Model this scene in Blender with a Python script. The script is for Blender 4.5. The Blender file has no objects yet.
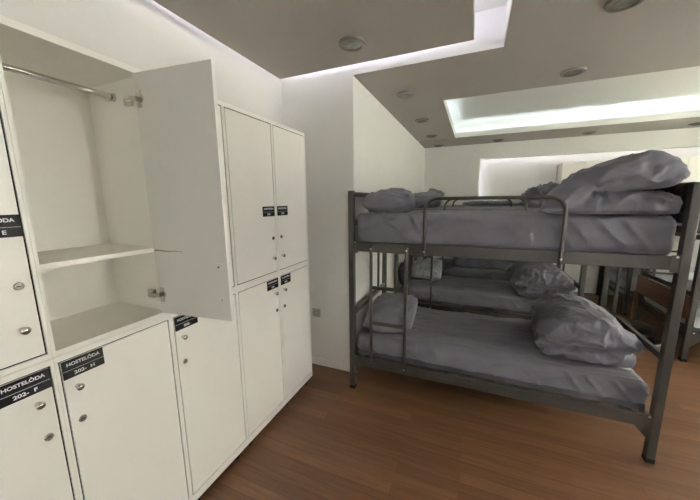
import bpy, bmesh, math, random
from mathutils import Vector, Matrix, noise
random.seed(7)
S = bpy.context.scene
COL = S.collection
PI = math.pi

# ------------------------------------------------------------------ materials
def new_mat(name):
    m = bpy.data.materials.new(name); m.use_nodes = True
    nt = m.node_tree; b = nt.nodes['Principled BSDF']
    return m, nt, b

def texco(nt, scale=(1, 1, 1), rot=(0, 0, 0)):
    tc = nt.nodes.new('ShaderNodeTexCoord'); mp = nt.nodes.new('ShaderNodeMapping')
    mp.inputs['Scale'].default_value = scale; mp.inputs['Rotation'].default_value = rot
    nt.links.new(tc.outputs['Object'], mp.inputs['Vector'])
    return mp.outputs['Vector']

def paint(name, col, rough=0.6, var=0.04, scale=3.0, bump=0.0, bscale=120, metallic=0.0, detail=4, spec=0.5):
    m, nt, b = new_mat(name)
    v = texco(nt)
    n = nt.nodes.new('ShaderNodeTexNoise'); n.inputs['Scale'].default_value = scale; n.inputs['Detail'].default_value = detail
    nt.links.new(v, n.inputs['Vector'])
    r = nt.nodes.new('ShaderNodeValToRGB')
    r.color_ramp.elements[0].position = 0.3; r.color_ramp.elements[1].position = 0.7
    r.color_ramp.elements[0].color = tuple(c*(1-var) for c in col)+(1,)
    r.color_ramp.elements[1].color = tuple(min(1, c*(1+var)) for c in col)+(1,)
    nt.links.new(n.outputs['Fac'], r.inputs['Fac']); nt.links.new(r.outputs['Color'], b.inputs['Base Color'])
    b.inputs['Roughness'].default_value = rough; b.inputs['Metallic'].default_value = metallic; b.inputs['Specular IOR Level'].default_value = spec
    if bump:
        n2 = nt.nodes.new('ShaderNodeTexNoise'); n2.inputs['Scale'].default_value = bscale
        nt.links.new(v, n2.inputs['Vector'])
        bp = nt.nodes.new('ShaderNodeBump'); bp.inputs['Strength'].default_value = bump; bp.inputs['Distance'].default_value = 0.01
        nt.links.new(n2.outputs['Fac'], bp.inputs['Height']); nt.links.new(bp.outputs['Normal'], b.inputs['Normal'])
    return m

def fabric(name, col, var=0.10, stretch=(2.2, 9, 6), strength=0.35, rough=0.85):
    m, nt, b = new_mat(name)
    v = texco(nt); vs = texco(nt, stretch)
    n = nt.nodes.new('ShaderNodeTexNoise'); n.inputs['Scale'].default_value = 5; n.inputs['Detail'].default_value = 5
    nt.links.new(v, n.inputs['Vector'])
    r = nt.nodes.new('ShaderNodeValToRGB')
    r.color_ramp.elements[0].position = 0.3; r.color_ramp.elements[1].position = 0.7
    r.color_ramp.elements[0].color = tuple(c*(1-var) for c in col)+(1,)
    r.color_ramp.elements[1].color = tuple(c*(1+var) for c in col)+(1,)
    nt.links.new(n.outputs['Fac'], r.inputs['Fac']); nt.links.new(r.outputs['Color'], b.inputs['Base Color'])
    n2 = nt.nodes.new('ShaderNodeTexNoise'); n2.inputs['Scale'].default_value = 2.0; n2.inputs['Detail'].default_value = 6; n2.inputs['Distortion'].default_value = 0.9; n2.noise_type = 'RIDGED_MULTIFRACTAL'; n2.normalize = True
    nt.links.new(vs, n2.inputs['Vector'])
    n3 = nt.nodes.new('ShaderNodeTexNoise'); n3.inputs['Scale'].default_value = 420
    nt.links.new(v, n3.inputs['Vector'])
    a = nt.nodes.new('ShaderNodeMath'); a.operation = 'MULTIPLY_ADD'; a.inputs[1].default_value = 0.03
    nt.links.new(n3.outputs['Fac'], a.inputs[0]); nt.links.new(n2.outputs['Fac'], a.inputs[2])
    bp = nt.nodes.new('ShaderNodeBump'); bp.inputs['Strength'].default_value = strength; bp.inputs['Distance'].default_value = 0.022
    nt.links.new(a.outputs[0], bp.inputs['Height']); nt.links.new(bp.outputs['Normal'], b.inputs['Normal'])
    b.inputs['Roughness'].default_value = rough
    b.inputs['Sheen Weight'].default_value = 0.15
    return m

def emit(name, col, strength):
    m, nt, b = new_mat(name)
    b.inputs['Base Color'].default_value = tuple(col)+(1,)
    b.inputs['Emission Color'].default_value = tuple(col)+(1,)
    b.inputs['Emission Strength'].default_value = strength
    return m

def floor_mat():
    m, nt, b = new_mat('laminate_floor')
    v = texco(nt)
    br = nt.nodes.new('ShaderNodeTexBrick')
    br.inputs['Scale'].default_value = 1.0; br.inputs['Brick Width'].default_value = 0.95; br.inputs['Row Height'].default_value = 0.075
    br.inputs['Mortar Size'].default_value = 0.0012; br.inputs['Bias'].default_value = 0.0
    br.inputs['Color1'].default_value = (0.122, 0.060, 0.029, 1); br.inputs['Color2'].default_value = (0.185, 0.096, 0.049, 1)
    br.inputs['Mortar'].default_value = (0.095, 0.045, 0.023, 1); br.offset = 0.37; br.offset_frequency = 2
    nt.links.new(v, br.inputs['Vector'])
    vs = texco(nt, (1.3, 26, 1))
    n = nt.nodes.new('ShaderNodeTexNoise'); n.inputs['Scale'].default_value = 2.2; n.inputs['Detail'].default_value = 8; n.inputs['Roughness'].default_value = 0.65
    nt.links.new(vs, n.inputs['Vector'])
    r = nt.nodes.new('ShaderNodeValToRGB'); r.color_ramp.elements[0].position = 0.3; r.color_ramp.elements[1].position = 0.72
    r.color_ramp.elements[0].color = (0.66, 0.62, 0.58, 1); r.color_ramp.elements[1].color = (1.15, 1.12, 1.1, 1)
    nt.links.new(n.outputs['Fac'], r.inputs['Fac'])
    mx = nt.nodes.new('ShaderNodeMix'); mx.data_type = 'RGBA'; mx.blend_type = 'MULTIPLY'; mx.inputs[0].default_value = 1
    nt.links.new(br.outputs['Color'], mx.inputs[6]); nt.links.new(r.outputs['Color'], mx.inputs[7])
    nt.links.new(mx.outputs[2], b.inputs['Base Color'])
    b.inputs['Roughness'].default_value = 0.42
    bp = nt.nodes.new('ShaderNodeBump'); bp.inputs['Strength'].default_value = 0.12; bp.inputs['Distance'].default_value = 0.002
    nt.links.new(n.outputs['Fac'], bp.inputs['Height']); nt.links.new(bp.outputs['Normal'], b.inputs['Normal'])
    return m

def wood_mat():
    m, nt, b = new_mat('brown_wood')
    vs = texco(nt, (12, 1.2, 12))
    n = nt.nodes.new('ShaderNodeTexNoise'); n.inputs['Scale'].default_value = 3; n.inputs['Detail'].default_value = 6
    nt.links.new(vs, n.inputs['Vector'])
    r = nt.nodes.new('ShaderNodeValToRGB'); r.color_ramp.elements[0].position = 0.3; r.color_ramp.elements[1].position = 0.7
    r.color_ramp.elements[0].color = (0.10, 0.042, 0.018, 1); r.color_ramp.elements[1].color = (0.18, 0.078, 0.033, 1)
    nt.links.new(n.outputs['Fac'], r.inputs['Fac']); nt.links.new(r.outputs['Color'], b.inputs['Base Color'])
    b.inputs['Roughness'].default_value = 0.5
    return m

M = dict(
    wall=paint('wall_paint', (0.71, 0.70, 0.655), 0.75, 0.015, 1.5, 0.05, 160),
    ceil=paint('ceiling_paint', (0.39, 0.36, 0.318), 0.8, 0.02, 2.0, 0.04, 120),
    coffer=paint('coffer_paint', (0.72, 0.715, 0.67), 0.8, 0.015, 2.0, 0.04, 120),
    skirt=paint('skirting_white', (0.75, 0.73, 0.69), 0.45, 0.01),
    lock=paint('locker_melamine', (0.84, 0.828, 0.762), 0.40, 0.012, 2.5, 0.02, 300),
    lockin=paint('locker_inside_melamine', (0.74, 0.74, 0.685), 0.45, 0.02, 3),
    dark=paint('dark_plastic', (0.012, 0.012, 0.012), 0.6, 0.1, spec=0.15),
    black=paint('label_black', (0.008, 0.008, 0.008), 0.6, 0.05, spec=0.15),
    letter=paint('label_white', (0.75, 0.75, 0.75), 0.5, 0.01),
    chrome=paint('chrome', (0.62, 0.60, 0.56), 0.22, 0.05, 30, metallic=1.0),
    bed=paint('bed_metal_paint', (0.064, 0.060, 0.052), 0.42, 0.06, 12, 0.03, 200, metallic=0.35),
    bolt=paint('bright_bolt', (0.75, 0.75, 0.72), 0.3, 0.02, metallic=0.9),
    sheet=fabric('grey_sheet', (0.166, 0.163, 0.183), 0.09, (1.2, 6, 2.5), 0.9),
    duvet=fabric('grey_duvet_cotton', (0.162, 0.160, 0.182), 0.07, (2, 4, 5), 0.8),
    pillow=fabric('grey_pillow_cotton', (0.168, 0.166, 0.187), 0.07, (5, 4, 3), 0.8),
    tick=fabric('mattress_ticking', (0.075, 0.075, 0.085), 0.3, (12, 12, 12), 0.4),
    speck=fabric('speckled_pillow', (0.30, 0.30, 0.30), 0.45, (12, 12, 12), 1.0),
    pale=fabric('pale_bedding', (0.42, 0.43, 0.44), 0.08, (3, 5, 7), 0.4),
    blackcloth=fabric('black_cloth', (0.012, 0.012, 0.014), 0.3, (6, 6, 6), 0.6),
    green=fabric('dark_green_cloth', (0.06, 0.07, 0.045), 0.2, (6, 6, 6), 0.6),
    floor=floor_mat(), wood=wood_mat(),
    plastic=paint('white_plastic', (0.72, 0.72, 0.68), 0.4, 0.01),
    lens=paint('frosted_lens', (0.20, 0.20, 0.175), 0.25, 0.25, 40),
    ring=paint('brushed_ring', (0.16, 0.145, 0.12), 0.35, 0.08, 40, metallic=0.6),
    led=emit('led_cool', (0.80, 0.80, 1.0), 17),
    led3=emit('led_recess', (0.88, 0.86, 1.0), 3.2),
    led2=emit('led_white', (0.74, 0.88, 1.0), 7),
)
g, gnt, gb = new_mat('window_glass')
gb.inputs['Transmission Weight'].default_value = 1; gb.inputs['Roughness'].default_value = 0.0; gb.inputs['IOR'].default_value = 1.05
M['glass'] = g

# ------------------------------------------------------------------ helpers
def box(bm, x0, x1, y0, y1, z0, z1):
    vs = [bm.verts.new(p) for p in ((x0,y0,z0),(x1,y0,z0),(x1,y1,z0),(x0,y1,z0),(x0,y0,z1),(x1,y0,z1),(x1,y1,z1),(x0,y1,z1))]
    for f in ((0,3,2,1),(4,5,6,7),(0,1,5,4),(1,2,6,5),(2,3,7,6),(3,0,4,7)):
        bm.faces.new([vs[i] for i in f])
    return vs

def bevel(bm, w, seg=2):
    bmesh.ops.bevel(bm, geom=list(bm.edges), offset=w, segments=seg, affect='EDGES', profile=0.5)

def tube(bm, pts, r, n=12, cap=True):
    pts = [Vector(p) for p in pts]; rings = []; up = None
    for i, p in enumerate(pts):
        d = (pts[min(i+1, len(pts)-1)] - pts[max(i-1, 0)]).normalized()
        if up is None: up = Vector((0,0,1)) if abs(d.z) < 0.9 else Vector((0,1,0))
        a = d.cross(up)
        if a.length < 1e-5: a = d.cross(Vector((1,0,0)))
        a.normalize(); b_ = a.cross(d).normalized(); up = b_
        rr = r[i] if isinstance(r, (list, tuple)) else r
        rings.append([bm.verts.new(p + a*rr*math.cos(2*PI*k/n) + b_*rr*math.sin(2*PI*k/n)) for k in range(n)])
    for A, B in zip(rings, rings[1:]):
        for k in range(n): bm.faces.new((A[k], A[(k+1)%n], B[(k+1)%n], B[k]))
    if cap:
        bm.faces.new(rings[0][::-1]); bm.faces.new(rings[-1])

def lathe(bm, prof, mat=Matrix(), n=24):
    rings = []
    for (r, z) in prof:
        if r < 1e-6: rings.append([bm.verts.new(mat @ Vector((0,0,z)))])
        else: rings.append([bm.verts.new(mat @ Vector((r*math.cos(2*PI*k/n), r*math.sin(2*PI*k/n), z))) for k in range(n)])
    for A, B in zip(rings, rings[1:]):
        for k in range(n):
            a0, a1 = A[k % len(A)], A[(k+1) % len(A)]; b0, b1 = B[k % len(B)], B[(k+1) % len(B)]
            vs = []
            for v in (a0, a1, b1, b0):
                if v not in vs: vs.append(v)
            if len(vs) > 2: bm.faces.new(vs)

def obj(name, bm, mat, parent=None, loc=(0,0,0), rot=(0,0,0), smooth=False):
    bmesh.ops.recalc_face_normals(bm, faces=bm.faces)
    me = bpy.data.meshes.new(name); bm.to_mesh(me); bm.free()
    me.materials.append(M[mat] if isinstance(mat, str) else mat)
    if smooth:
        for p in me.polygons: p.use_smooth = True
    o = bpy.data.objects.new(name, me); COL.objects.link(o)
    o.location = loc; o.rotation_euler = rot
    if parent: o.parent = parent
    return o

def autosmooth(o, ang=40):
    me = o.data
    for p in me.polygons: p.use_smooth = True
    try: me.set_sharp_from_angle(angle=math.radians(ang))
    except Exception: pass
    return o

def BX(name, mat, dims, parent=None, bev=0.0, loc=(0,0,0), rot=(0,0,0)):
    bm = bmesh.new(); box(bm, *dims)
    if bev: bevel(bm, bev)
    return obj(name, bm, mat, parent, loc, rot)

def tag(o, label, cat, group=None):
    o['label'] = label; o['category'] = cat
    if group: o['group'] = group
    return o

def thing(name, label, cat, loc=(0,0,0), rz=0, group=None):
    o = bpy.data.objects.new(name, None); COL.objects.link(o)
    o.empty_display_size = 0.05
    o.location = loc; o.rotation_euler = (0,0,rz)
    return tag(o, label, cat, group)

def struct(o): o['kind'] = 'structure'; return o

def copy_tree(o, parent=None):
    c = o.copy(); COL.objects.link(c)
    if parent: c.parent = parent
    for ch in list(o.children): copy_tree(ch, c)
    return c

# ------------------------------------------------------------------ room shell
XL, XR, YN, YF = -1.645, 4.2, -2.6, 6.05      # left wall, right wall, rear wall, far wall
XC, YC = -0.958, 2.373                        # corner where the room steps inward
ZS, ZU = 2.596, 2.84                          # soffit underside, upper ceiling
T = 0.12
struct(BX('floor', 'floor', (XL-T, XR+T, YN-T, YF+0.7, -0.06, 0)))
struct(BX('wall_left', 'wall', (XL-T, XL, YN, YC, 0, ZU)))
struct(BX('wall_front', 'wall', (XL-T, XC, YC, YC+T, 0, ZU)))
struct(BX('wall_inner', 'wall', (XC-T, XC, YC+T, YF, 0, ZU)))
RWX0, RWX1, RWZ0, RWZ1 = 0.9, 2.7, 0.9, 2.2
bm = bmesh.new()
box(bm, XL-T, RWX0, YN-T, YN, 0, ZU); box(bm, RWX1, XR+T, YN-T, YN, 0, ZU)
box(bm, RWX0, RWX1, YN-T, YN, 0, RWZ0); box(bm, RWX0, RWX1, YN-T, YN, RWZ1, ZU)
struct(obj('wall_rear', bm, 'wall'))
bm = bmesh.new()
box(bm, RWX0, RWX1, YN-.09, YN-.03, RWZ0, RWZ0+.05); box(bm, RWX0, RWX1, YN-.09, YN-.03, RWZ1-.05, RWZ1)
for x_ in (RWX0, (RWX0+RWX1)/2-.025, RWX1-.05): box(bm, x_, x_+.05, YN-.09, YN-.03, RWZ0+.05, RWZ1-.05)
rw = struct(obj('window_3', bm, 'skirt'))  # window added behind the camera to bring in fill light, never in view
BX('pane', 'glass', (RWX0+.05, RWX1-.05, YN-.065, YN-.06, RWZ0+.05, RWZ1-.05), rw)
# far wall with a lit recess
RX0, RZ1, RD = 0.045, 2.335, 0.42
bm = bmesh.new()
box(bm, XC-T, RX0, YF, YF+T, 0, ZU)
box(bm, RX0, XR+T, YF, YF+T, RZ1, ZU)
box(bm, RX0-0.16, RX0-0.06, YF+T, YF+RD, 0, RZ1+0.1)
box(bm, RX0-0.16, XR+T, YF+T, YF+RD, RZ1+0.1, RZ1+0.2)
box(bm, RX0-0.16, XR+T, YF+RD, YF+RD+0.1, 0, RZ1+0.2)
box(bm, RX0-0.06, 1.29, YF+.26, YF+RD, 0, RZ1+0.1)
struct(obj('wall_far', bm, 'wall'))
# right wall with two windows
wins = [(0.70, 1.60, 1.10, 2.10), (3.1, 4.6, 1.0, 2.25)]
bm = bmesh.new()
ys = [YN]
for (a, b_, z0, z1) in wins:
    box(bm, XR, XR+T, ys[-1], a, 0, ZU)
    box(bm, XR, XR+T, a, b_, 0, z0); box(bm, XR, XR+T, a, b_, z1, ZU)
    ys.append(b_)
box(bm, XR, XR+T, ys[-1], YF+0.55, 0, ZU)
struct(obj('wall_right', bm, 'wall'))
for i, (a, b_, z0, z1) in enumerate(wins):
    bm = bmesh.new(); w = 0.05
    box(bm, XR+.03, XR+.09, a, b_, z0, z0+w); box(bm, XR+.03, XR+.09, a, b_, z1-w, z1)
    box(bm, XR+.03, XR+.09, a, a+w, z0+w, z1-w); box(bm, XR+.03, XR+.09, b_-w, b_, z0+w, z1-w)
    m_ = (a+b_)/2; box(bm, XR+.03, XR+.09, m_-w/2, m_+w/2, z0+w, z1-w)
    fr = struct(obj('window_%d' % (i+1), bm, 'skirt'))
    BX('pane', 'glass', (XR+.055, XR+.06, a+w, b_-w, z0+w, z1-w), fr)

# ceiling: soffit with two coffers
OX0, OX1, OY0, OY1 = XL, 0.122, -1.9, YC        # near opening
TX0, TX1, TY0, TY1 = -0.355, 3.0, 3.31, 5.30    # far tray
bm = bmesh.new()
X1 = XR
box(bm, XL-T, OX1, YN, OY0, ZS, ZU)             # behind the near opening
box(bm, OX1, X1, YN, TY0, ZS, ZU+.0)            # right of the near opening
box(bm, XC, OX1, OY1, TY0, ZS, ZU)              # strip between
box(bm, XC, TX0-0.13, TY0, TY1, ZS, ZU)
box(bm, TX1+0.13, X1, TY0, TY1, ZS, ZU)
box(bm, XC, X1, TY1+0.13, YF, ZS, ZU)
# ledge and lip of the tray
box(bm, TX0-0.13, TX0, TY0, TY1, ZS, ZS+0.02); box(bm, TX0-0.02, TX0, TY0, TY1, ZS+.02, ZS+0.080)
box(bm, TX1, TX1+0.13, TY0, TY1, ZS, ZS+0.02); box(bm, TX1, TX1+0.02, TY0, TY1, ZS+.02, ZS+0.080)
box(bm, TX0-0.13, TX1+0.13, TY1, TY1+0.13, ZS, ZS+0.02); box(bm, TX0, TX1, TY1, TY1+0.02, ZS+.02, ZS+0.080)
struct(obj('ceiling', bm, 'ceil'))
struct(BX('ceiling.001', 'coffer', (XL-T, XR+T, YN-T, YF+0.6, ZU, ZU+0.08)))
# lining of the near coffer's right and far upstands
bm = bmesh.new()
box(bm, OX1-0.004, OX1, OY0, OY1-.004, ZS+.001, ZU); box(bm, XC+.002, OX1, OY1-0.004, OY1, ZS+.001, ZU)
struct(obj('trim_1', bm, 'coffer'))
bm = bmesh.new(); e = .003
box(bm, TX0-0.13, TX1+0.13, TY1+0.13-e, TY1+0.13, ZS+.02, ZU-.001)
box(bm, TX0-0.13, TX0-0.13+e, TY0+.001, TY1+0.13-e, ZS+.02, ZU-.001)
box(bm, TX1+0.13-e, TX1+0.13, TY0+.001, TY1+0.13-e, ZS+.02, ZU-.001)
box(bm, TX0-0.13+e, TX1+0.13-e, TY0+.0005, TY0+e, ZS+.02, ZU-.001)
box(bm, TX0, TX1, TY1-e, TY1-.0005, ZS+.001, ZS+.081); box(bm, TX0+.0005, TX0+e, TY0+e, TY1-e, ZS+.001, ZS+.081)
struct(obj('trim_2', bm, 'coffer'))
# dropped panel with hangers
PX0, PX1, PY0, PY1, PZ = -1.525, -0.062, -1.75, 2.185, 2.590
bm = bmesh.new(); box(bm, PX0, PX1, PY0, PY1, PZ, PZ+0.09)
for x in (-1.2, -0.4):
    for y in (-1.2, 0.3, 1.7): box(bm, x-.02, x+.02, y-.02, y+.02, PZ+.09, ZU)
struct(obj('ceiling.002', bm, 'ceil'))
# hidden led strips in the coves
def led(name, label, mat, dims):
    return tag(BX(name, mat, dims), label, 'light', 'cove light strips')
z0, z1 = PZ+.092, PZ+.104
led('led_strip', 'cool white light strip above the dropped panel along the left wall', 'led', (PX0+.05, PX0+.065, PY0+.1, PY1-.06, z0, z1))
led('led_strip', 'cool white light strip above the far edge of the dropped panel', 'led', (PX0+.06, PX1-.06, PY1-.055, PY1-.04, z0, z1))
led('led_strip', 'cool white light strip above the right edge of the dropped panel', 'led', (PX1-.035, PX1-.02, PY0+.1, PY1-.06, z0, z1))
led('led_strip', 'white light strip behind the far lip of the ceiling tray over the beds', 'led2', (TX0+.02, TX1-.02, TY1+.05, TY1+.07, ZS+.021, ZS+.035))
led('led_strip', 'white light strip behind the left lip of the ceiling tray over the beds', 'led2', (TX0-.075, TX0-.055, TY0+.03, TY1-.03, ZS+.021, ZS+.035))
led('led_strip', 'white light strip hidden over the top edge of the far wall recess', 'led3', (RX0+.02, XR-.1, YF+T+.002, YF+T+.02, RZ1+.03, RZ1+.045))
led('led_strip', 'white light strip hidden down the left edge of the far wall recess', 'led3', (RX0-.04, RX0-.025, YF+T+.002, YF+T+.02, .6, RZ1-.1))
# baseboards
def skirt(name, dims): struct(BX(name, 'skirt', dims, None, 0.004))
skirt('baseboard_front', (XL, XC+.012, YC-.012, YC, 0, .072))
skirt('baseboard_inner', (XC, XC+.012, YC+.001, YF, 0, .062))
skirt('baseboard_right', (XR-.012, XR, YN, YF, 0, .062))
skirt('baseboard_far', (XC+.013, RX0, YF-.012, YF, 0, .062))
skirt('baseboard_left', (XL, XL+.012, YN, YC-.013, 0, .062))

# downlights
def make_down():
    t = thing('ceiling_downlight', '', 'light')
    bm = bmesh.new(); lathe(bm, [(.060,-.012),(.066,-.016),(.082,-.014),(.088,-.004),(.088,0),(.060,0),(.060,-.012)], n=40)
    autosmooth(obj('trim_ring', bm, 'ring', t), 50)
    bm = bmesh.new(); lathe(bm, [(0,-.007),(.03,-.008),(.060,-.010),(.060,-.001),(0,-.001)], n=32)
    obj('lens', bm, 'lens', t, smooth=False)
    return t
dl = [(-.775,1.908,PZ,'round recessed downlight in the dropped panel above the lockers'),
      (.652,2.10,ZS,'largest round downlight, cut by the top edge of the photo'),
      (.657,3.015,ZS,'round downlight on the soffit just before the ceiling tray, above the front bunk'),
      (-.664,2.969,ZS,'nearest downlight of the row along the inner wall'),
      (-.671,3.964,ZS,'second nearest downlight of the row along the inner wall'),
      (-.686,4.96,ZS,'third downlight of the row along the inner wall, before the far corner'),
      (-.681,5.87,ZS,'farthest downlight of the row, in the far ceiling corner'),
      (.303,5.80,ZS,'leftmost small downlight beyond the tray, above the recess edge'),
      (1.545,5.78,ZS,'middle small downlight beyond the ceiling tray, above the thick folded duvet'),
      (2.744,5.76,ZS,'small downlight beyond the tray at the right edge of the photo')]
d0 = make_down()
for i, (x, y, z, lb) in enumerate(dl):
    t = d0 if i == 0 else copy_tree(d0)
    t.location = (x, y, z); tag(t, lb, 'downlight', 'recessed ceiling downlights')

# outlet by lockers
t = thing('wall_outlet', 'small white wall socket just right of the locker end', 'socket', (-1.357, YC, .54))
M['socket'] = paint('aged_plastic', (0.36,0.345,0.29), .5, .03)
BX('face_plate', 'socket', (-.042,.042,-.008,0,-.042,.042), t, .003)
bm = bmesh.new(); lathe(bm, [(.023,0),(.023,.003),(.019,.003),(.019,-.002),(0,-.002)], Matrix.Translation((0,-.008,0)) @ Matrix.Rotation(PI/2,4,'X'), 20)
obj('socket_well', bm, 'lens', t)

# ------------------------------------------------------------------ lockers
FX = -1.267; PITCH = 0.4135; Y0 = 0.0395; DEP = 0.366; TW = 0.0095
Z_L0, Z_SEAM, Z_TOP = 0.055, 1.095, 2.13
def textmesh(name, body, size, sx, parent, loc, mat='letter'):
    cu = bpy.data.curves.new(name, 'FONT'); cu.body = body; cu.size = size; cu.align_x = 'CENTER'; cu.align_y = 'CENTER'
    cu.extrude = 0.0003; cu.offset = 0.0004
    tmp = bpy.data.objects.new('tmp', cu); COL.objects.link(tmp)
    bpy.context.view_layer.update()
    me = bpy.data.meshes.new_from_object(tmp.evaluated_get(bpy.context.evaluated_depsgraph_get()))
    bpy.data.objects.remove(tmp); bpy.data.curves.remove(cu)
    # text x -> +Y, text y -> +Z, normal -> +X
    for v in me.vertices:
        x, y, z = v.co; v.co = (z, x*sx, y)
    me.materials.clear(); me.materials.append(M[mat])
    o = bpy.data.objects.new(name, me); COL.objects.link(o); o.parent = parent; o.location = loc
    return o

def add_plate(door, yc, zc, code, w=.124, h=.066):
    pl = BX('label_plate', 'black', (0, .0025, yc-w/2, yc+w/2, zc-h/2, zc+h/2), door, .0006)
    textmesh('name_lettering', 'HOSTEL\u00d4DA', .0160, 1.05, pl, (.0027, yc, zc+.0165))
    textmesh('number_lettering', code, .0165, 1.2, pl, (.0027, yc, zc-.019))
    BX('divider_line', 'letter', (.0024, .0029, yc-w/2+.001, yc+w/2-.001, zc-.0042, zc-.0032), pl)

def add_knob(door, y, z):
    mt = Matrix.Translation((0, y, z)) @ Matrix.Rotation(PI/2, 4, 'Y')
    bm = bmesh.new(); lathe(bm, [(.0085,0),(.0065,.006),(.007,.010),(.0115,.014),(.0125,.019),(.010,.023),(0,.0245)], mt, 24)
    obj('knob', bm, 'chrome', door, smooth=True)
def add_lock(door, y, z):
    mt = Matrix.Translation((0, y, z)) @ Matrix.Rotation(PI/2, 4, 'Y')
    bm = bmesh.new(); lathe(bm, [(.0125,0),(.0125,.003),(.0105,.005),(.0085,.005),(.0085,.0038),(0,.0038)], mt, 24)
    lk = autosmooth(obj('lock', bm, 'chrome', door))
    BX('keyhole', 'dark', (.0036,.0046,y-.0055,y+.0055,z-.0012,z+.0012), lk)

def locker(k, tier, code, side, label, opened=False):
    y0 = Y0 + k*PITCH; z0, z1 = (Z_L0, Z_SEAM-.0007) if tier == 0 else (Z_SEAM+.0007, Z_TOP)
    t = thing('locker', label, 'locker', (FX, y0, z0), 0, 'white lockers along the left wall')
    W, H = PITCH-.0006, z1-z0
    bot = .045 if tier == 0 else .019; top = .021 if tier == 0 else .022
    bm = bmesh.new()
    box(bm, -DEP, 0, 0, TW, 0, H); box(bm, -DEP, 0, W-TW, W, 0, H)
    box(bm, -DEP, 0, TW, W-TW, 0, bot); box(bm, -DEP, 0, TW, W-TW, H-top, H)
    box(bm, -DEP, -DEP+.006, TW, W-TW, bot, H-top)
    obj('carcass', bm, 'lock', t)
    gap = .0052
    dz0, dz1 = bot+gap, H-top-gap
    if not opened:
        d = BX('door', 'lock', (-.018, -.0005, TW+gap, W-TW-gap, dz0, dz1), t, .0008)
        if code:
            if tier == 0: zp, zk, zl = 1.035-z0, .963-z0, .836-z0
            else: zp, zk, zl = 1.538-z0, 1.218-z0, 1.355-z0
            w = .122
            yp = TW+gap+w/2+.001 if side == 'L' else W-TW-gap-w/2-.001
            yk = TW+.040 if side == 'L' else W-TW-.045
            add_plate(d, yp, zp, code, w); add_knob(d, yk + (.0), zk); add_lock(d, yk+(-.002 if side == 'L' else .010), zl)
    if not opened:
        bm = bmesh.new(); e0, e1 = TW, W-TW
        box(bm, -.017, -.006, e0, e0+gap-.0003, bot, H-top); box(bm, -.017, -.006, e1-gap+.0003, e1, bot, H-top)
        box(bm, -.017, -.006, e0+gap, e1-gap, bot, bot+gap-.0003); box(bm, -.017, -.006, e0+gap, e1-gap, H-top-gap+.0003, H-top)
        obj('gap_shade', bm, 'dark', t)  # near-black strips standing in for the shade inside the door gaps
    if tier == 0:
        for i, (fx, fy) in enumerate(((-.05,.06),(-.05,W-.06),(-.31,.06),(-.31,W-.06))):
            bm = bmesh.new(); lathe(bm, [(0,-z0),(.022,-z0),(.020,-z0+.008),(.012,-z0+.014),(.012,-.008),(.02,-.006),(.02,0),(0,0)], Matrix.Translation((fx,fy,0)), 16)
            obj('foot', bm, 'dark', t, smooth=False)
    return t, W, H, dz0, dz1

locker(0,0,'202-  F','R','lower locker with black plate reading 202-F, cut by the left edge')
locker(0,1,'202-  E','R','upper closed locker at the left edge with plate ending in E')
locker(1,0,'202-  H','L','lower locker with plate reading 202-H, under the open compartment')
locker(2,0,'202-','L','lower closed locker partly behind the bottom corner of the open door')
locker(2,1,None,'L','upper closed locker mostly hidden behind the swung-out open door')
locker(3,0,'202-','R','lower locker second from the far end, plate at its right')
locker(3,1,'202-','R','upper locker second from the far end, plate at its right')
locker(4,0,'202-','L','lower locker at the far end of the row, next to the grey wall')
locker(4,1,'202-','L','upper locker at the far end of the row, next to the grey wall')
# the open compartment
t, W, H, dz0, dz1 = locker(1,1,None,'L','open empty upper locker with shelf, hanging rail and swung-out door', True)
zb = Z_SEAM+.0007
BX('shelf', 'lock', (-DEP+.007, -.006, TW, W-TW, 1.392-zb, 1.410-zb), t, .0008)
bm = bmesh.new(); tube(bm, [(-.185, TW+.002, 2.048-zb), (-.185, W-TW-.002, 2.048-zb)], .011, 16)
rl = autosmooth(obj('hanging_rail', bm, 'chrome', t))
for yy in (TW, W-TW-.012):
    bm = bmesh.new(); lathe(bm, [(.016,0),(.018,.002),(.018,.012),(0,.012)] if False else [(0,0),(.018,0),(.018,.012),(0,.012)], Matrix.Translation((-.185,yy,2.048-zb)) @ Matrix.Rotation(-PI/2,4,'X'), 20)
    obj('rail_socket', bm, 'chrome', rl)
BX('door_buffer', 'plastic', (-.03,-.012,TW,TW+.004,1.345-zb,1.370-zb), t)
# swung door : local frame pivots at the hinge
DW = .372
dr = BX('door', 'lockin', (0, DW, 0, .018, dz0, dz1), t, .0008, (.006, W-.042, 0), (0,0,math.radians(6.0)))
for zz in (2.005, 1.205):
    z = zz-zb
    bm = bmesh.new(); box(bm, .014, .030, -.005, 0, z-.032, z+.032)
    lathe(bm, [(0,0),(.0165,0),(.0165,.004),(0,.004)], Matrix.Translation((.024,0,z)) @ Matrix.Rotation(PI/2,4,'X'), 20)
    hg = obj('hinge', bm, 'chrome', dr)
    bm = bmesh.new(); box(bm, -.034, .022, -.018, -.006, z-.008, z+.008); bevel(bm, .002)
    obj('hinge_arm', bm, 'chrome', hg)
    bm = bmesh.new(); box(bm, -.060, -.026, -.006, .010, z-.018, z+.018); bevel(bm, .002)
    obj('hinge_mount', bm, 'chrome', hg)
zz = 1.345-zb
BX('catch_plate', 'bolt', (DW-.055, DW-.025, -.002, 0, zz-.016, zz+.016), dr, .0005)
bm = bmesh.new(); lathe(bm, [(0,0),(.003,0),(.003,.006),(0,.006)], Matrix.Translation((DW-.04,0,zz)) @ Matrix.Rotation(PI/2,4,'X'), 16); obj('catch_pin', bm, 'dark', dr)
BX('screw_hole', 'dark', (DW-.04, DW-.036, -.0006, 0, 1.205-zb, 1.209-zb), dr)
bm = bmesh.new()
prev = None
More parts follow.
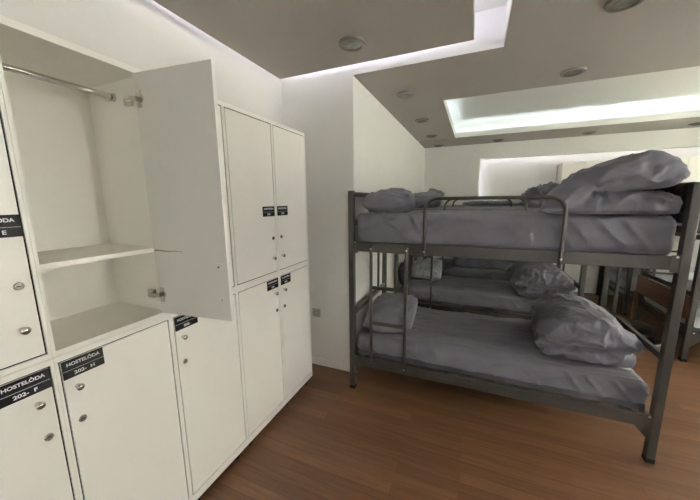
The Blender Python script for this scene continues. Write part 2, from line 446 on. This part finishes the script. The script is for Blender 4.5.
for i in range(9):
    x = .004+.019*i; h = .0035*(1-i/9)+.0008; zc = 1.400-zb+.0015*math.sin(i*1.3)
    cur = (bm.verts.new((x,-.0004,zc-h)), bm.verts.new((x,-.0004,zc+h)))
    if prev: bm.faces.new((prev[0],cur[0],cur[1],prev[1]))
    prev = cur
M['scuff'] = paint('shelf_scuff', (0.36,0.35,0.33), .7, .15, 60)
obj('scuff_mark', bm, 'scuff', dr)

# ------------------------------------------------------------------ bunk beds
BL, BW = 1.965, 0.95          # centre-to-centre of posts, x and y
P = 0.0225
ZR0, ZR1 = 0.228, 0.308       # lower side rail
ZU0, ZU1 = 1.205, 1.283       # upper side rail
def arch(x0, x1, z0, z1, y, r=.09):
    pts = [(x0, y, z0)]
    for i in range(9):
        a = PI - i*PI/16; pts.append((x0+r+r*math.cos(a), y, z1-r+r*math.sin(a)))
    for i in range(9):
        a = PI/2 - i*PI/16; pts.append((x1-r+r*math.cos(a), y, z1-r+r*math.sin(a)))
    pts.append((x1, y, z0)); return pts
def bolt(y, x, z, parent, s=-1):
    bm = bmesh.new(); lathe(bm, [(0,0),(.007,0),(.006,.003),(0,.0045)], Matrix.Translation((x,y,z)) @ Matrix.Rotation(PI/2 if s<0 else -PI/2,4,'X'), 12)
    return obj('bolt', bm, 'bolt', parent)
def make_bunk(wood_end=False):
    t = thing('bunk_bed', '', 'bunk bed')
    for x in (0, BL):
        for y in (0, BW):
            p = BX('post', 'bed', (x-P, x+P, y-P, y+P, .02, 1.68), t, .004)
            BX('foot_cap', 'dark', (x-P-.001, x+P+.001, y-P-.001, y+P+.001, 0, .03), p, .003)
    for y, s in ((0,-1), (BW,1)):
        for (a, b_) in ((ZR0, ZR1), (ZU0, ZU1)):
            r = BX('side_rail', 'bed', (P+.0, BL-P, y-.014, y+.014, a, b_), t, .003)
            for x, d in ((P, 1), (BL-P, -1)):
                yy = y+s*.0145; q = sorted((yy, yy+s*.004))
                BX('rail_bracket', 'bed', (min(x, x+d*.035), max(x, x+d*.035), q[0], q[1], a-.012, b_+.006), r, .001)
                bolt(q[0] if s < 0 else q[1], x+d*.012, b_-.004, r, s)
            if a < .5:
                for x, d in ((P, 1), (BL-P, -1)):
                    bm = bmesh.new()
                    v = [bm.verts.new((x+d*.0005, y+k, z)) for k in (-.003,.003) for z in (a, a-.085)]
                    w_ = [bm.verts.new((x+d*.075, y+k, a)) for k in (-.003,.003)]
                    bm.faces.new((v[0],v[1],w_[0])); bm.faces.new((v[2],w_[1],v[3]))
                    bm.faces.new((v[0],w_[0],w_[1],v[2])); bm.faces.new((v[1],v[3],w_[1],w_[0])); bm.faces.new((v[0],v[2],v[3],v[1]))
                    obj('gusset', bm, 'bed', t)
    for x in (0, BL):
        for (a, b_) in ((.655,.695), (1.205,1.245), (1.405,1.445), (1.635,1.672)):
            BX('end_rail', 'bed', (x-.014, x+.014, P, BW-P, a, b_), t, .003)
        if True:
            BX('end_rail', 'bed', (x-.012, x+.012, P, BW-P, ZR0, ZR0+.04), t, .003)
        for y in (.72,):
            BX('end_slat', 'bed', (x-.010, x+.010, y-.013, y+.013, .695, 1.205), t, .002)
    # bed bases (slatted)
    for z in (ZR0+.045, ZU0+.045):
        for i in range(12):
            x = .12 + i*(BL-.24)/11
            BX('bed_slat', 'bed', (x-.03, x+.03, .0145, BW-.0145, z, z+.014), t)
    # guard rails front and rear
    for y, s in ((-.029,-1),):
        bm = bmesh.new(); tube(bm, arch(.572, 1.398, 1.205, 1.612, y), .0115, 12)
        gr = autosmooth(obj('guard_rail', bm, 'bed', t), 60)
        for x in (.572, 1.398):
            bolt(y+s*.0105, x, 1.235, gr, s)
    return t
def add_ladder(t):
    bm = bmesh.new()
    for x in (.172, .448):
        tube(bm, [(x, -.029, .262), (x, -.029, 1.258)], .0125, 12)
    lad = autosmooth(obj('ladder', bm, 'bed', t), 60)
    for z in (.925, .632):
        BX('rung', 'bed', (.185, .436, -.042, -.016, z-.012, z+.012), lad, .003)
    for x in (.172, .448):
        bolt(-.0405, x, .283, lad); bolt(-.0405, x, 1.235, lad)
        BX('tube_cap', 'dark', (x-.010,x+.010,-.039,-.019,1.2575,1.262), lad)
b1 = make_bunk()
add_ladder(b1)
BX0 = -0.895
bunks = [(BX0, 2.165, 'front grey metal bunk bed standing nearest the camera'),
         (BX0, 3.66, 'grey metal bunk bed in the middle row, behind the front bunk'),
         (BX0, 5.045, 'grey metal bunk bed at the far wall, last of the row')]
B = []
for i, (x, y, lb) in enumerate(bunks):
    t = b1 if i == 0 else copy_tree(b1)
    t.location = (x, y, 0); tag(t, lb, 'bunk bed', 'grey metal bunk beds'); B.append(t)
t4 = make_bunk(); add_ladder(t4)
t4.location = (1.985, 3.77, 0); tag(t4, 'bunk bed at the right edge with a brown wooden end board', 'bunk bed', 'grey metal bunk beds')
BX('end_board', 'wood', (-.036, -.016, .0, BW+.03, .43, .65), t4, .003)['label'] = 'brown wooden end board'
BX('wood_leg', 'wood', (-.045, -.024, BW-.01, BW+.04, .0, .44), t4, .003)
t5 = copy_tree(b1); t5.location = (1.985, 5.045, 0); tag(t5, 'bunk bed in the far right corner, behind the one with a wooden board', 'bunk bed', 'grey metal bunk beds')

# ------------------------------------------------------------------ bedding
def fbm(p, o=3):
    s = 0; a = 1
    for i in range(o):
        s += a*noise.noise(p); p = p*2.05+Vector((3.1,1.7,5.3)); a *= .5
    return s
def ridge(p):
    return 1-abs(noise.noise(p))*2.2

def mattress(label, loc, z0, z1, seed, mat='sheet', tick=.0, L=1.920, Wd=.89, wr=.017, group='mattresses in grey sheets'):
    """rounded box, finely divided, with sagging wrinkles"""
    bm = bmesh.new(); H = z1-z0; nx, ny, nz = 150, 60, 14
    t = thing('mattress', label, 'mattress', loc, 0, group)
    def surf(u, v, w):  # cube coords -1..1 -> rounded box
        R = .048
        p = Vector((u*L/2, v*Wd/2, w*H/2)); c = Vector((max(-L/2+R, min(L/2-R, p.x)), max(-Wd/2+R, min(Wd/2-R, p.y)), max(-H/2+R, min(H/2-R, p.z))))
        d = p-c
        if d.length > 1e-9:
            d.normalize(); return c+d*R, d
        return p, Vector((0,0,0))
    vs = {}
    def V(i, j, k):
        key = (i,j,k)
        if key not in vs:
            u, v, w = 2*i/nx-1, 2*j/ny-1, 2*k/nz-1
            p, d = surf(u, v, w)
            n = Vector((u if i in (0,nx) else 0, v if j in (0,ny) else 0, w if k in (0,nz) else 0))
            n = (n+d).normalized()
            q = Vector((p.x*2.2+seed, p.y*7, p.z*5))
            side = 1 if j in (0,ny) else 0
            amp = wr*(.6*fbm(q)+.8*((1-min(1, abs(noise.noise(Vector((p.x*2.2+p.y*3+seed, p.y*9-p.x*2.4+p.z*6, seed))))*2.6))**2-.3)) if abs(n.x)<.9 else 0
            if side: amp += wr*1.1*(1-min(1, abs(noise.noise(Vector((p.x*6+p.z*5+seed, p.z*1.5, 1.3))))*5))**2*(1 if p.x<-.45 or p.x>.35 else .35)
            amp *= min(1, max(0, (w+1)*1.6)) if abs(n.z) < .95 or w < 0 else 1
            p = p + n*amp
            vs[key] = bm.verts.new((p.x+L/2, p.y+Wd/2, min(z1+.004, max(z0-.002, p.z+H/2+z0))))
        return vs[key]
    for i in range(nx):
        for j in range(ny):
            for k, f in ((0,1),(nz,0)):
                q = [V(i,j,k),V(i+1,j,k),V(i+1,j+1,k),V(i,j+1,k)]; bm.faces.new(q[::-1] if f else q)
        for k in range(nz):
            for j, f in ((0,0),(ny,1)):
                q = [V(i,j,k),V(i+1,j,k),V(i+1,j,k+1),V(i,j,k+1)]; bm.faces.new(q[::-1] if f else q)
    for j in range(ny):
        for k in range(nz):
            for i, f in ((0,1),(nx,0)):
                q = [V(i,j,k),V(i,j+1,k),V(i,j+1,k+1),V(i,j,k+1)]; bm.faces.new(q[::-1] if f else q)
    obj('fitted_sheet', bm, mat, t, smooth=True)
    if tick:
        BX('mattress_core', 'tick', (.012, L-.012, .004, Wd-.004, z0-tick, z0+.03), t, .012)
    return t

def pillow(label, loc, rot, L=.62, Wd=.42, Tk=.15, seed=0., mat='pillow', bend=0, group='pillows in grey cases'):
    bm = bmesh.new(); N = 44; vs = {}
    def pt(u, v, s):
        e = (1-abs(u)**2.6)*(1-abs(v)**2.6)
        h = Tk/2*max(0, e)**.42
        # pinched corners: sides bow inward
        x = u*L/2*(1-.07*(1-abs(v)**2)*abs(u)**3*0 - .05*(1-v*v)*abs(u)**2)
        y = v*Wd/2*(1-.06*(1-u*u)*abs(v)**2)
        r = math.hypot(1-abs(u), 1-abs(v))
        ang = math.atan2(1-abs(v), 1-abs(u))
        cre = math.sin(ang*11+seed*3)*.010*1.3*math.exp(-((r-.35)/.28)**2)
        n = fbm(Vector((x*6+seed, y*6, s*.8+seed)))*.016 + .016*((1-min(1, abs(noise.noise(Vector((x*7+y*4+seed, y*11-x*5, s))))*2.6))**2-.35)
        f = min(1, e*4)
        z = s*(h + (n+cre)*f)
        z += bend*(u*u)*.5
        return (x*math.sqrt(1-.20*v*v), y*math.sqrt(1-.20*u*u), z)
    for s in (1, -1):
        for i in range(N+1):
            for j in range(N+1):
                edge = i in (0,N) or j in (0,N)
                if edge and s == -1: vs[(i,j,s)] = vs[(i,j,1)]; continue
                u = math.sin((2*i/N-1)*PI/2); v = math.sin((2*j/N-1)*PI/2)
                vs[(i,j,s)] = bm.verts.new(pt(u, v, s))
    for s in (1, -1):
        for i in range(N):
            for j in range(N):
                q = [vs[(i,j,s)],vs[(i+1,j,s)],vs[(i+1,j+1,s)],vs[(i,j+1,s)]]
                bm.faces.new(q if s == 1 else q[::-1])
    from mathutils import Euler
    mm = Matrix.Translation(loc) @ Euler(rot).to_matrix().to_4x4(); mi = mm.inverted()
    fz = ZU0+.062+.2347+.004 if loc[2] > 1.2 else .484
    for v in bm.verts:
        w_ = mm @ v.co
        if w_.z < fz: w_.z = fz + (w_.z-fz)*.02; v.co = mi @ w_
    o = obj('pillow', bm, mat, None, loc, rot, smooth=True)
    return tag(o, label, 'pillow', group)

def catmull(pts, n):
    out = []; m = len(pts)
    for i in range(m):
        p0, p1, p2, p3 = (Vector(pts[(i+k-1) % m]) for k in range(4))
        for j in range(n):
            t = j/n
            out.append(.5*((2*p1)+(p2-p0)*t+(2*p0-5*p1+4*p2-p3)*t*t+(3*p1-p0-3*p2+p3)*t**3))
    return out
def loft(bm, outline, y0, y1, R, slant=0.0):
    """convex cross-section in x-z lofted along y with rounded ends"""
    prof = catmull(outline, 7); m = len(prof)
    area_ = sum(prof[i].x*prof[(i+1)%m].y-prof[(i+1)%m].x*prof[i].y for i in range(m))
    sg = 1 if area_ > 0 else -1
    cen = sum(prof, Vector((0,0)))/m; x_min = min(p.x for p in prof)
    nor = []
    for i in range(m):
        d = (prof[(i+1)%m]-prof[i-1]).normalized(); nor.append(Vector((d.y, -d.x))*sg)
    rings = []; K = 34; Wd = y1-y0
    for k in range(K+1):
        s_ = -math.cos(PI*k/K); y = (y0+y1)/2+s_*Wd/2
        e = min(y-y0, y1-y)
        off = R*(1-math.sqrt(max(0, 1-(1-min(1, e/R))**2)))
        rings.append([bm.verts.new(((prof[i]-nor[i]*off).x+slant*(s_+1)*max(0, 1-max(0, (prof[i].x-x_min)/.6)), y, (prof[i]-nor[i]*off).y)) for i in range(m)])
    for A, Bq in zip(rings, rings[1:]):
        for i in range(m): bm.faces.new((A[i], A[(i+1)%m], Bq[(i+1)%m], Bq[i]))
    for rg, y in ((rings[0], y0), (rings[-1], y1)):
        c = bm.verts.new((cen.x+(0 if y == y0 else slant*.6), y, cen.y))
        for i in range(m): bm.faces.new((rg[i], rg[(i+1)%m], c))

def sharp(n): return (1-min(1, abs(n)*2.4))**2
def duvet(label, parts, seed=0., amp=.012, mat='duvet', group='folded grey duvets', name='folded_duvet', vox=.011, pinch=None, loc=(0,0,0), floor_z=None, dirs=.6, freq=1.0, xmax=None):
    """several overlapping folds fused into one soft body, then wrinkled"""
    bm = bmesh.new()
    for p_ in parts: loft(bm, *p_)
    bmesh.ops.recalc_face_normals(bm, faces=bm.faces)
    me = bpy.data.meshes.new('raw'); bm.to_mesh(me); bm.free()
    tmp = bpy.data.objects.new('raw', me); COL.objects.link(tmp)
    md = tmp.modifiers.new('r', 'REMESH'); md.mode = 'VOXEL'; md.voxel_size = vox
    m2 = tmp.modifiers.new('s', 'SMOOTH'); m2.factor = .5; m2.iterations = 4
    bpy.context.view_layer.update()
    out = bpy.data.meshes.new_from_object(tmp.evaluated_get(bpy.context.evaluated_depsgraph_get()))
    bpy.data.objects.remove(tmp); bpy.data.meshes.remove(me)
    nrm = [v.normal.copy() for v in out.vertices]
    ca, sa = math.cos(dirs), math.sin(dirs)
    for v, n in zip(out.vertices, nrm):
        p = v.co
        a = p.x*ca+p.z*sa; b_ = -p.x*sa+p.z*ca
        wq = noise.noise(p*5+Vector((seed,0,0)))*.10
        q = Vector((a*2.2*freq+seed, (b_+wq)*10*freq, p.y*4*freq))
        q2 = Vector((a*5*freq-seed, (p.y+wq)*9*freq, b_*7*freq))
        h = .9*fbm(p*4.5*freq+Vector((seed,2,1)), 2) + 1.15*(sharp(noise.noise(q))-.35) + .7*(sharp(noise.noise(q2))-.35) + .25*noise.noise(p*26) + .45*(sharp(noise.noise(p*11*freq+Vector((wq*20,seed,0))))-.35)
        h *= amp
        if pinch:
            d = Vector((p.x-pinch[0], 0, p.z-pinch[2])); L_ = d.length
            an = math.atan2(d.z, d.x)
            w_ = math.exp(-(L_/.11)**2)*math.exp(-((p.y-pinch[1])/.16)**2)
            h += w_*.013*math.sin(an*5+7*noise.noise(p*6)) - .030*math.exp(-(L_/.030)**2)*math.exp(-((p.y-pinch[1])/.1)**2)
        low = floor_z is not None and n.z < -.5
        v.co = p+n*(h*.15 if low else h)
        if floor_z is not None and v.co.z < floor_z: v.co.z = floor_z
        if xmax and v.co.x > xmax and v.co.z < 1.70: v.co.x = xmax+(v.co.x-xmax)*.05
    out.name = name; out.materials.clear(); out.materials.append(M[mat])
    for p in out.polygons: p.use_smooth = True
    o = bpy.data.objects.new(name, out); COL.objects.link(o)
    return tag(o, label, 'duvet', group)

def mats(ix, x, y, lo, up, m2='sheet', **k):
    mattress(lo, (x+.023, y+.028, 0), .322, .478, ix*3.3+1, m2, .02)
    mattress(up, (x+.023, y+.028, 0), ZU0+.062, 1.500, ix*5.1+2, m2, .0)
mats(0, BX0, 2.165, 'lower mattress of the front bunk, in a creased grey sheet', 'upper mattress of the front bunk, in a grey sheet')
mats(1, BX0, 3.66, 'lower mattress of the middle bunk, in a dark grey sheet', 'upper mattress of the middle bunk, grey sheet seen edge-on')
mats(2, BX0, 5.045, 'lower mattress of the far bunk, glimpsed dark through the bunks', 'upper mattress of the far bunk by the far wall')
mats(3, 1.985, 3.77, 'lower mattress of the right edge bunk, beyond the wooden board', 'upper mattress of the right edge bunk', 'pale')
mats(4, 1.985, 5.045, 'pale lower mattress of the far right corner bunk', 'upper mattress of the far right corner bunk', 'pale')

# pillows
pillow('grey pillow at the head of the front upper bunk', (-.66, 2.44, 1.590), (math.radians(5), 0, math.radians(8)), .44, .42, .19, 1.2)
pillow('grey pillow on the front lower bunk, behind the ladder', (-.655, 2.55, .585), (math.radians(6), math.radians(-3), math.radians(4)), .45, .66, .20, 2.7)
pillow('grey pillow on the middle upper bunk', (-.62, 4.06, 1.598), (math.radians(8),0,math.radians(4)), .46, .46, .20, 4.1)
pillow('speckled light pillow on the middle lower bunk', (-.575, 4.12, .640), (math.radians(38),math.radians(-8),math.radians(-4)), .44, .36, .22, 5.5, 'speck')
pillow('grey pillow leaning at the head of the far upper bunk', (-.66, 5.36, 1.648), (math.radians(55), math.radians(20), 0), .30, .34, .13, 6.6)
pillow('black pillow behind the leaning grey one on the far upper bunk', (-.71, 5.55, 1.655), (math.radians(60), math.radians(25), 0), .28, .32, .09, 7.3, 'blackcloth')

# folded duvets
ZT, ZL = 1.507, .484
def sc(pts, dx=0, dz=0): return [(x+dx, z+dz) for x, z in pts]
duvet('thick folded grey duvet on the foot end of the front upper bunk', [
    ([(.385,1.56),(.40,1.515),(.55,1.506),(.80,1.506),(.98,1.506),(1.050,1.52),(1.068,1.58),(1.03,1.626),(.80,1.632),(.60,1.645),(.45,1.655)], 2.185, 2.86, .045, .09),
    ([(.395,1.575),(.46,1.55),(.58,1.60),(.70,1.640),(.85,1.645),(.98,1.655),(1.04,1.682),(1.07,1.72),(1.055,1.775),(.99,1.828),(.91,1.858),(.81,1.845),(.70,1.808),(.56,1.76),(.46,1.675)], 2.18, 2.90, .07, .09),
    ([(.385,1.58),(.42,1.53),(.54,1.52),(.63,1.57),(.64,1.65),(.58,1.72),(.48,1.69),(.40,1.63)], 2.18, 2.86, .06, .09)],
    seed=3.3, amp=.014, vox=.008, pinch=(.670, 2.18, 1.66), floor_z=ZT, dirs=.35, xmax=1.038)
duvet('folded grey duvet puffed up on the front lower bunk', [
    ([(.50,.54),(.52,.495),(.62,.486),(.80,.486),(.95,.488),(1.01,.505),(1.025,.55),(.98,.590),(.80,.594),(.60,.59)], 2.325, 3.0, .045, .03),
    ([(.465,.66),(.53,.600),(.70,.596),(.88,.592),(.97,.588),(1.035,.610),(1.045,.650),(1.00,.710),(.89,.765),(.72,.790),(.58,.770),(.485,.72)], 2.31, 3.00, .070, .03),
    ([(.46,.60),(.48,.53),(.53,.51),(.57,.55),(.58,.64),(.55,.72),(.49,.70)], 2.36, 2.95, .05, .03)],
    seed=5.1, amp=.015, vox=.008, floor_z=ZL, dirs=.5, freq=1.15)
duvet('crumpled folded duvet on the middle lower bunk', [
    ([(.52,.56),(.54,.50),(.70,.488),(.95,.488),(1.02,.50),(1.045,.55),(1.02,.60),(.90,.62),(.62,.63)], 3.76, 4.46, .05),
    ([(.50,.66),(.55,.60),(.80,.61),(.98,.60),(1.04,.62),(1.04,.68),(.99,.75),(.85,.805),(.68,.81),(.55,.76)], 3.74, 4.48, .08),
    ([(.47,.62),(.50,.53),(.56,.53),(.62,.60),(.60,.72),(.52,.74)], 3.85, 4.45, .045)],
    seed=11.7, amp=.020, vox=.014, pinch=(.60, 3.80, .64), floor_z=ZL, dirs=1.0, freq=1.2)
duvet('folded duvet on the middle upper bunk, half hidden by the front one', [
    ([(.56,1.57),(.58,1.515),(.70,1.508),(.90,1.508),(1.02,1.515),(1.04,1.57),(1.0,1.62),(.72,1.625)], 3.78, 4.4, .05),
    ([(.54,1.65),(.58,1.60),(.75,1.62),(.95,1.62),(1.03,1.65),(1.02,1.72),(.92,1.755),(.74,1.755),(.60,1.72)], 3.76, 4.4, .06)],
    seed=14.2, amp=.022, vox=.014, pinch=(.68, 3.78, 1.63), floor_z=ZT, dirs=1.2, freq=1.3)
duvet('long dark grey duvet lying on the far lower bunk', [
    ([(-.30,.56),(-.28,.50),(.1,.488),(.5,.49),(.80,.50),(.82,.58),(.78,.66),(.45,.70),(.1,.68),(-.2,.65)], 5.12, 5.75, .06)], seed=17.9, amp=.02, vox=.018, floor_z=ZL)
duvet('flat grey duvet spread on the far upper bunk', [
    ([(-.2,1.54),(0,1.509),(.4,1.509),(.75,1.511),(.78,1.545),(.7,1.575),(.3,1.58),(0,1.575)], 5.15, 5.75, .028)], seed=19.9, amp=.010, vox=.016, floor_z=ZT)
r_out = [(2.15,.55),(2.18,.49),(2.5,.488),(2.9,.488),(3.0,.53),(2.95,.62),(2.6,.65),(2.3,.64)]
duvet('rumpled pale duvet on the right edge lower bunk', [(r_out, 3.95, 4.62, .05)], seed=22.2, amp=.02, mat='pale', vox=.018, floor_z=ZL)
duvet('rumpled pale duvet on the far right corner lower bunk', [(r_out, 5.15, 5.85, .05)], seed=25.2, amp=.02, mat='pale', vox=.018, floor_z=ZL)
duvet('pale grey duvet on the right edge upper bunk', [(sc(r_out, 0, 1.022), 3.95, 4.62, .05)], seed=27.2, amp=.02, mat='pale', vox=.018, floor_z=ZT)

# black garment over the foot end of the front bunk
bm = bmesh.new(); N = 28
sx = BX0+BL
path = [(-.016,1.515),(-.017,1.54),(-.018,1.60),(-.018,1.655),(-.014,1.676),(0,1.680),(.016,1.677),(.022,1.660),(.026,1.58),(.030,1.50),(.032,1.47)]
for lay, off in ((0,0),(1,.012)):
    pass
gp = []
for (dx, z) in path:
    row = []
    for i in range(N+1):
        u = i/N; y = 2.19+u*.5
        w = .006*math.sin(u*23)+.004*math.sin(u*51)
        sgn = -1 if dx < 0 else 1
        row.append(Vector((sx+dx+sgn*max(0,w), y, z+(-.015*math.sin(u*5) if z < 1.5 else 0))))
    gp.append(row)
g0 = [[bm.verts.new(p) for p in r] for r in gp]
for a in range(len(g0)-1):
    for i in range(N): bm.faces.new((g0[a][i],g0[a][i+1],g0[a+1][i+1],g0[a+1][i]))
o = obj('black_towel', bm, 'blackcloth', None, smooth=True)
md = o.modifiers.new('thick','SOLIDIFY'); md.thickness = .004; md.offset = 1
tag(o, 'black cloth hung over the foot end rail of the front upper bunk', 'towel')

# black bag at the head of the middle lower bunk
t = thing('backpack', 'black bag propped at the head of the middle lower bunk', 'bag', (-.815, 3.80, .484))
bm = bmesh.new(); bmesh.ops.create_uvsphere(bm, u_segments=28, v_segments=18, radius=1)
for v in bm.verts:
    x, y, z = v.co; f = lambda a: math.copysign(abs(a)**.7, a)
    v.co = Vector((f(x)*.075, f(y)*.075, (f(z)+1)*.155))*(1+.05*noise.noise(v.co*3))
obj('bag_body', bm, 'blackcloth', t, smooth=True)
bm = bmesh.new(); tube(bm, [(.0,-.02,.295),(.0,-.03,.335),(.0,0,.35),(.0,.03,.335),(.0,.02,.295)], .007, 8)
obj('handle', bm, 'blackcloth', t, smooth=True)

# things on the floor beyond the front bunk
bm = bmesh.new(); bmesh.ops.create_uvsphere(bm, u_segments=32, v_segments=20, radius=1)
for v in bm.verts:
    x, y, z = v.co; f = lambda a: math.copysign(abs(a)**.6, a)
    n = 1+.08*noise.noise(v.co*3)
    v.co = Vector((f(x)*.20*n, f(y)*.15*n, (f(z)+1)*.055*n))
tag(obj('folded_blanket', bm, 'green', None, (1.83, 4.45, 0.002), (0,0,.3), smooth=True), 'dark green folded cloth on the floor below the wooden board', 'blanket')
t = thing('shoe', 'black shoe with white sole on the floor beside the right bunk post', 'shoe', (1.93, 4.11, 0), .6)
def shoe_form(r, z0, z1, dome):
    bm = bmesh.new(); n = 28; rings = []
    for k, (zz, sc) in enumerate(((z0,.96),(z0+(z1-z0)*.5,1.0),(z1,.95)) if not dome else ((z0,.95),(z0+.02,.93),(z0+.045,.82),(z0+.065,.62))):
        ring = []
        for i in range(n):
            a = 2*PI*i/n; x = .14*math.cos(a)*sc; y = (.045-.007*math.cos(a*1)+.006*math.cos(2*a))*math.sin(a)*sc
            z = zz + (0 if not dome or k == 0 else -.022*max(0, math.cos(a))*k/2)
            ring.append(bm.verts.new((x-(.03*k/3 if dome else 0), y, z)))
        rings.append(ring)
    for A, Bq in zip(rings, rings[1:]):
        for i in range(n): bm.faces.new((A[i],A[(i+1)%n],Bq[(i+1)%n],Bq[i]))
    bm.faces.new(rings[0][::-1]); bm.faces.new(rings[-1])
    return bm
obj('sole', shoe_form(1, 0, .022, False), 'plastic', t, smooth=False)
obj('upper', shoe_form(1, .022, 0, True), 'blackcloth', t, smooth=True)

# wall cabinets inside the recess
CX, CYf, CW = 1.315, YF+.03, .62
for i in range(3):
    x0 = CX+i*CW
    t = thing('wardrobe', ['left white wardrobe in the far recess, its grey side showing','middle white wardrobe in the far recess','right white wardrobe in the far recess'][i], 'wardrobe', (x0, CYf, 0), 0, 'white wardrobes in the far recess')
    bm = bmesh.new(); W2 = CW-.001
    box(bm, 0, .018, 0, .37, 0, 2.2); box(bm, W2-.018, W2, 0, .37, 0, 2.2)
    box(bm, .018, W2-.018, 0, .37, 2.182, 2.2); box(bm, .018, W2-.018, 0, .37, 0, .06); box(bm, .018, W2-.018, .36, .37, .06, 2.182)
    obj('carcass', bm, 'lock', t)
    for q in (0, 1):
        a = .002+q*(W2/2); d = BX('door', 'lock', (a, a+W2/2-.004, -.019, -.001, .06, 2.196), t, .001)
        kx = a+W2/2-.05 if q == 0 else a+.045
        bm = bmesh.new(); lathe(bm, [(.008,0),(.006,.012),(.012,.018),(.010,.026),(0,.027)], Matrix.Translation((kx,-.019,1.1)) @ Matrix.Rotation(PI/2,4,'X'), 16)
        obj('knob', bm, 'chrome', d, smooth=True)

# ------------------------------------------------------------------ light
def area(name, loc, rot, sx_, sy_, power, col):
    l = bpy.data.lights.new(name, 'AREA'); l.shape = 'RECTANGLE'; l.size = sx_; l.size_y = sy_; l.energy = power; l.color = col
    o = bpy.data.objects.new(name, l); COL.objects.link(o); o.location = loc; o.rotation_euler = rot
    return o
for i, (a, b_, z0, z1) in enumerate(wins):
    area('daylight_%d' % (i+1), (XR+.16, (a+b_)/2, (z0+z1)/2), (0, PI/2, 0), z1-z0, b_-a, (370, 110)[i], ((1,.985,.935),(1,1.0,.82))[i])
area('daylight_3', ((RWX0+RWX1)/2, YN-.16, (RWZ0+RWZ1)/2), (PI/2, 0, 0), RWX1-RWX0, RWZ1-RWZ0, 32, (1,.99,.95))  # fill lamp outside the added rear window, brightens camera-facing surfaces
w = bpy.data.worlds.new('sky'); S.world = w; w.use_nodes = True
w.node_tree.nodes['Background'].inputs['Color'].default_value = (.85,.9,1,1)
w.node_tree.nodes['Background'].inputs['Strength'].default_value = 1.0

# ------------------------------------------------------------------ camera
cd = bpy.data.cameras.new('camera'); cam = bpy.data.objects.new('camera', cd); COL.objects.link(cam)
yaw, pitch, roll = -0.398797, 0.164268, -0.010395
F = 294.49
cyw, syw, cp, sp = math.cos(yaw), math.sin(yaw), math.cos(pitch), math.sin(pitch)
f = Vector((syw*cp, cyw*cp, -sp)); r = Vector((cyw, -syw, 0)); u = r.cross(f)
r2 = math.cos(roll)*r+math.sin(roll)*u; u2 = r2.cross(f)
mw = Matrix(((r2.x,u2.x,-f.x,0),(r2.y,u2.y,-f.y,0),(r2.z,u2.z,-f.z,1.6),(0,0,0,1)))
cam.matrix_world = mw
cd.sensor_fit = 'HORIZONTAL'; cd.sensor_width = 36; cd.lens = F/700*36; cd.clip_start = .02
S.camera = cam
S.view_settings.view_transform = 'Standard'; S.view_settings.look = 'None'; S.view_settings.gamma = 1
S.view_settings.use_curve_mapping = False
S.view_settings.exposure = 1.0
S.cycles.max_bounces = 10; S.cycles.diffuse_bounces = 7
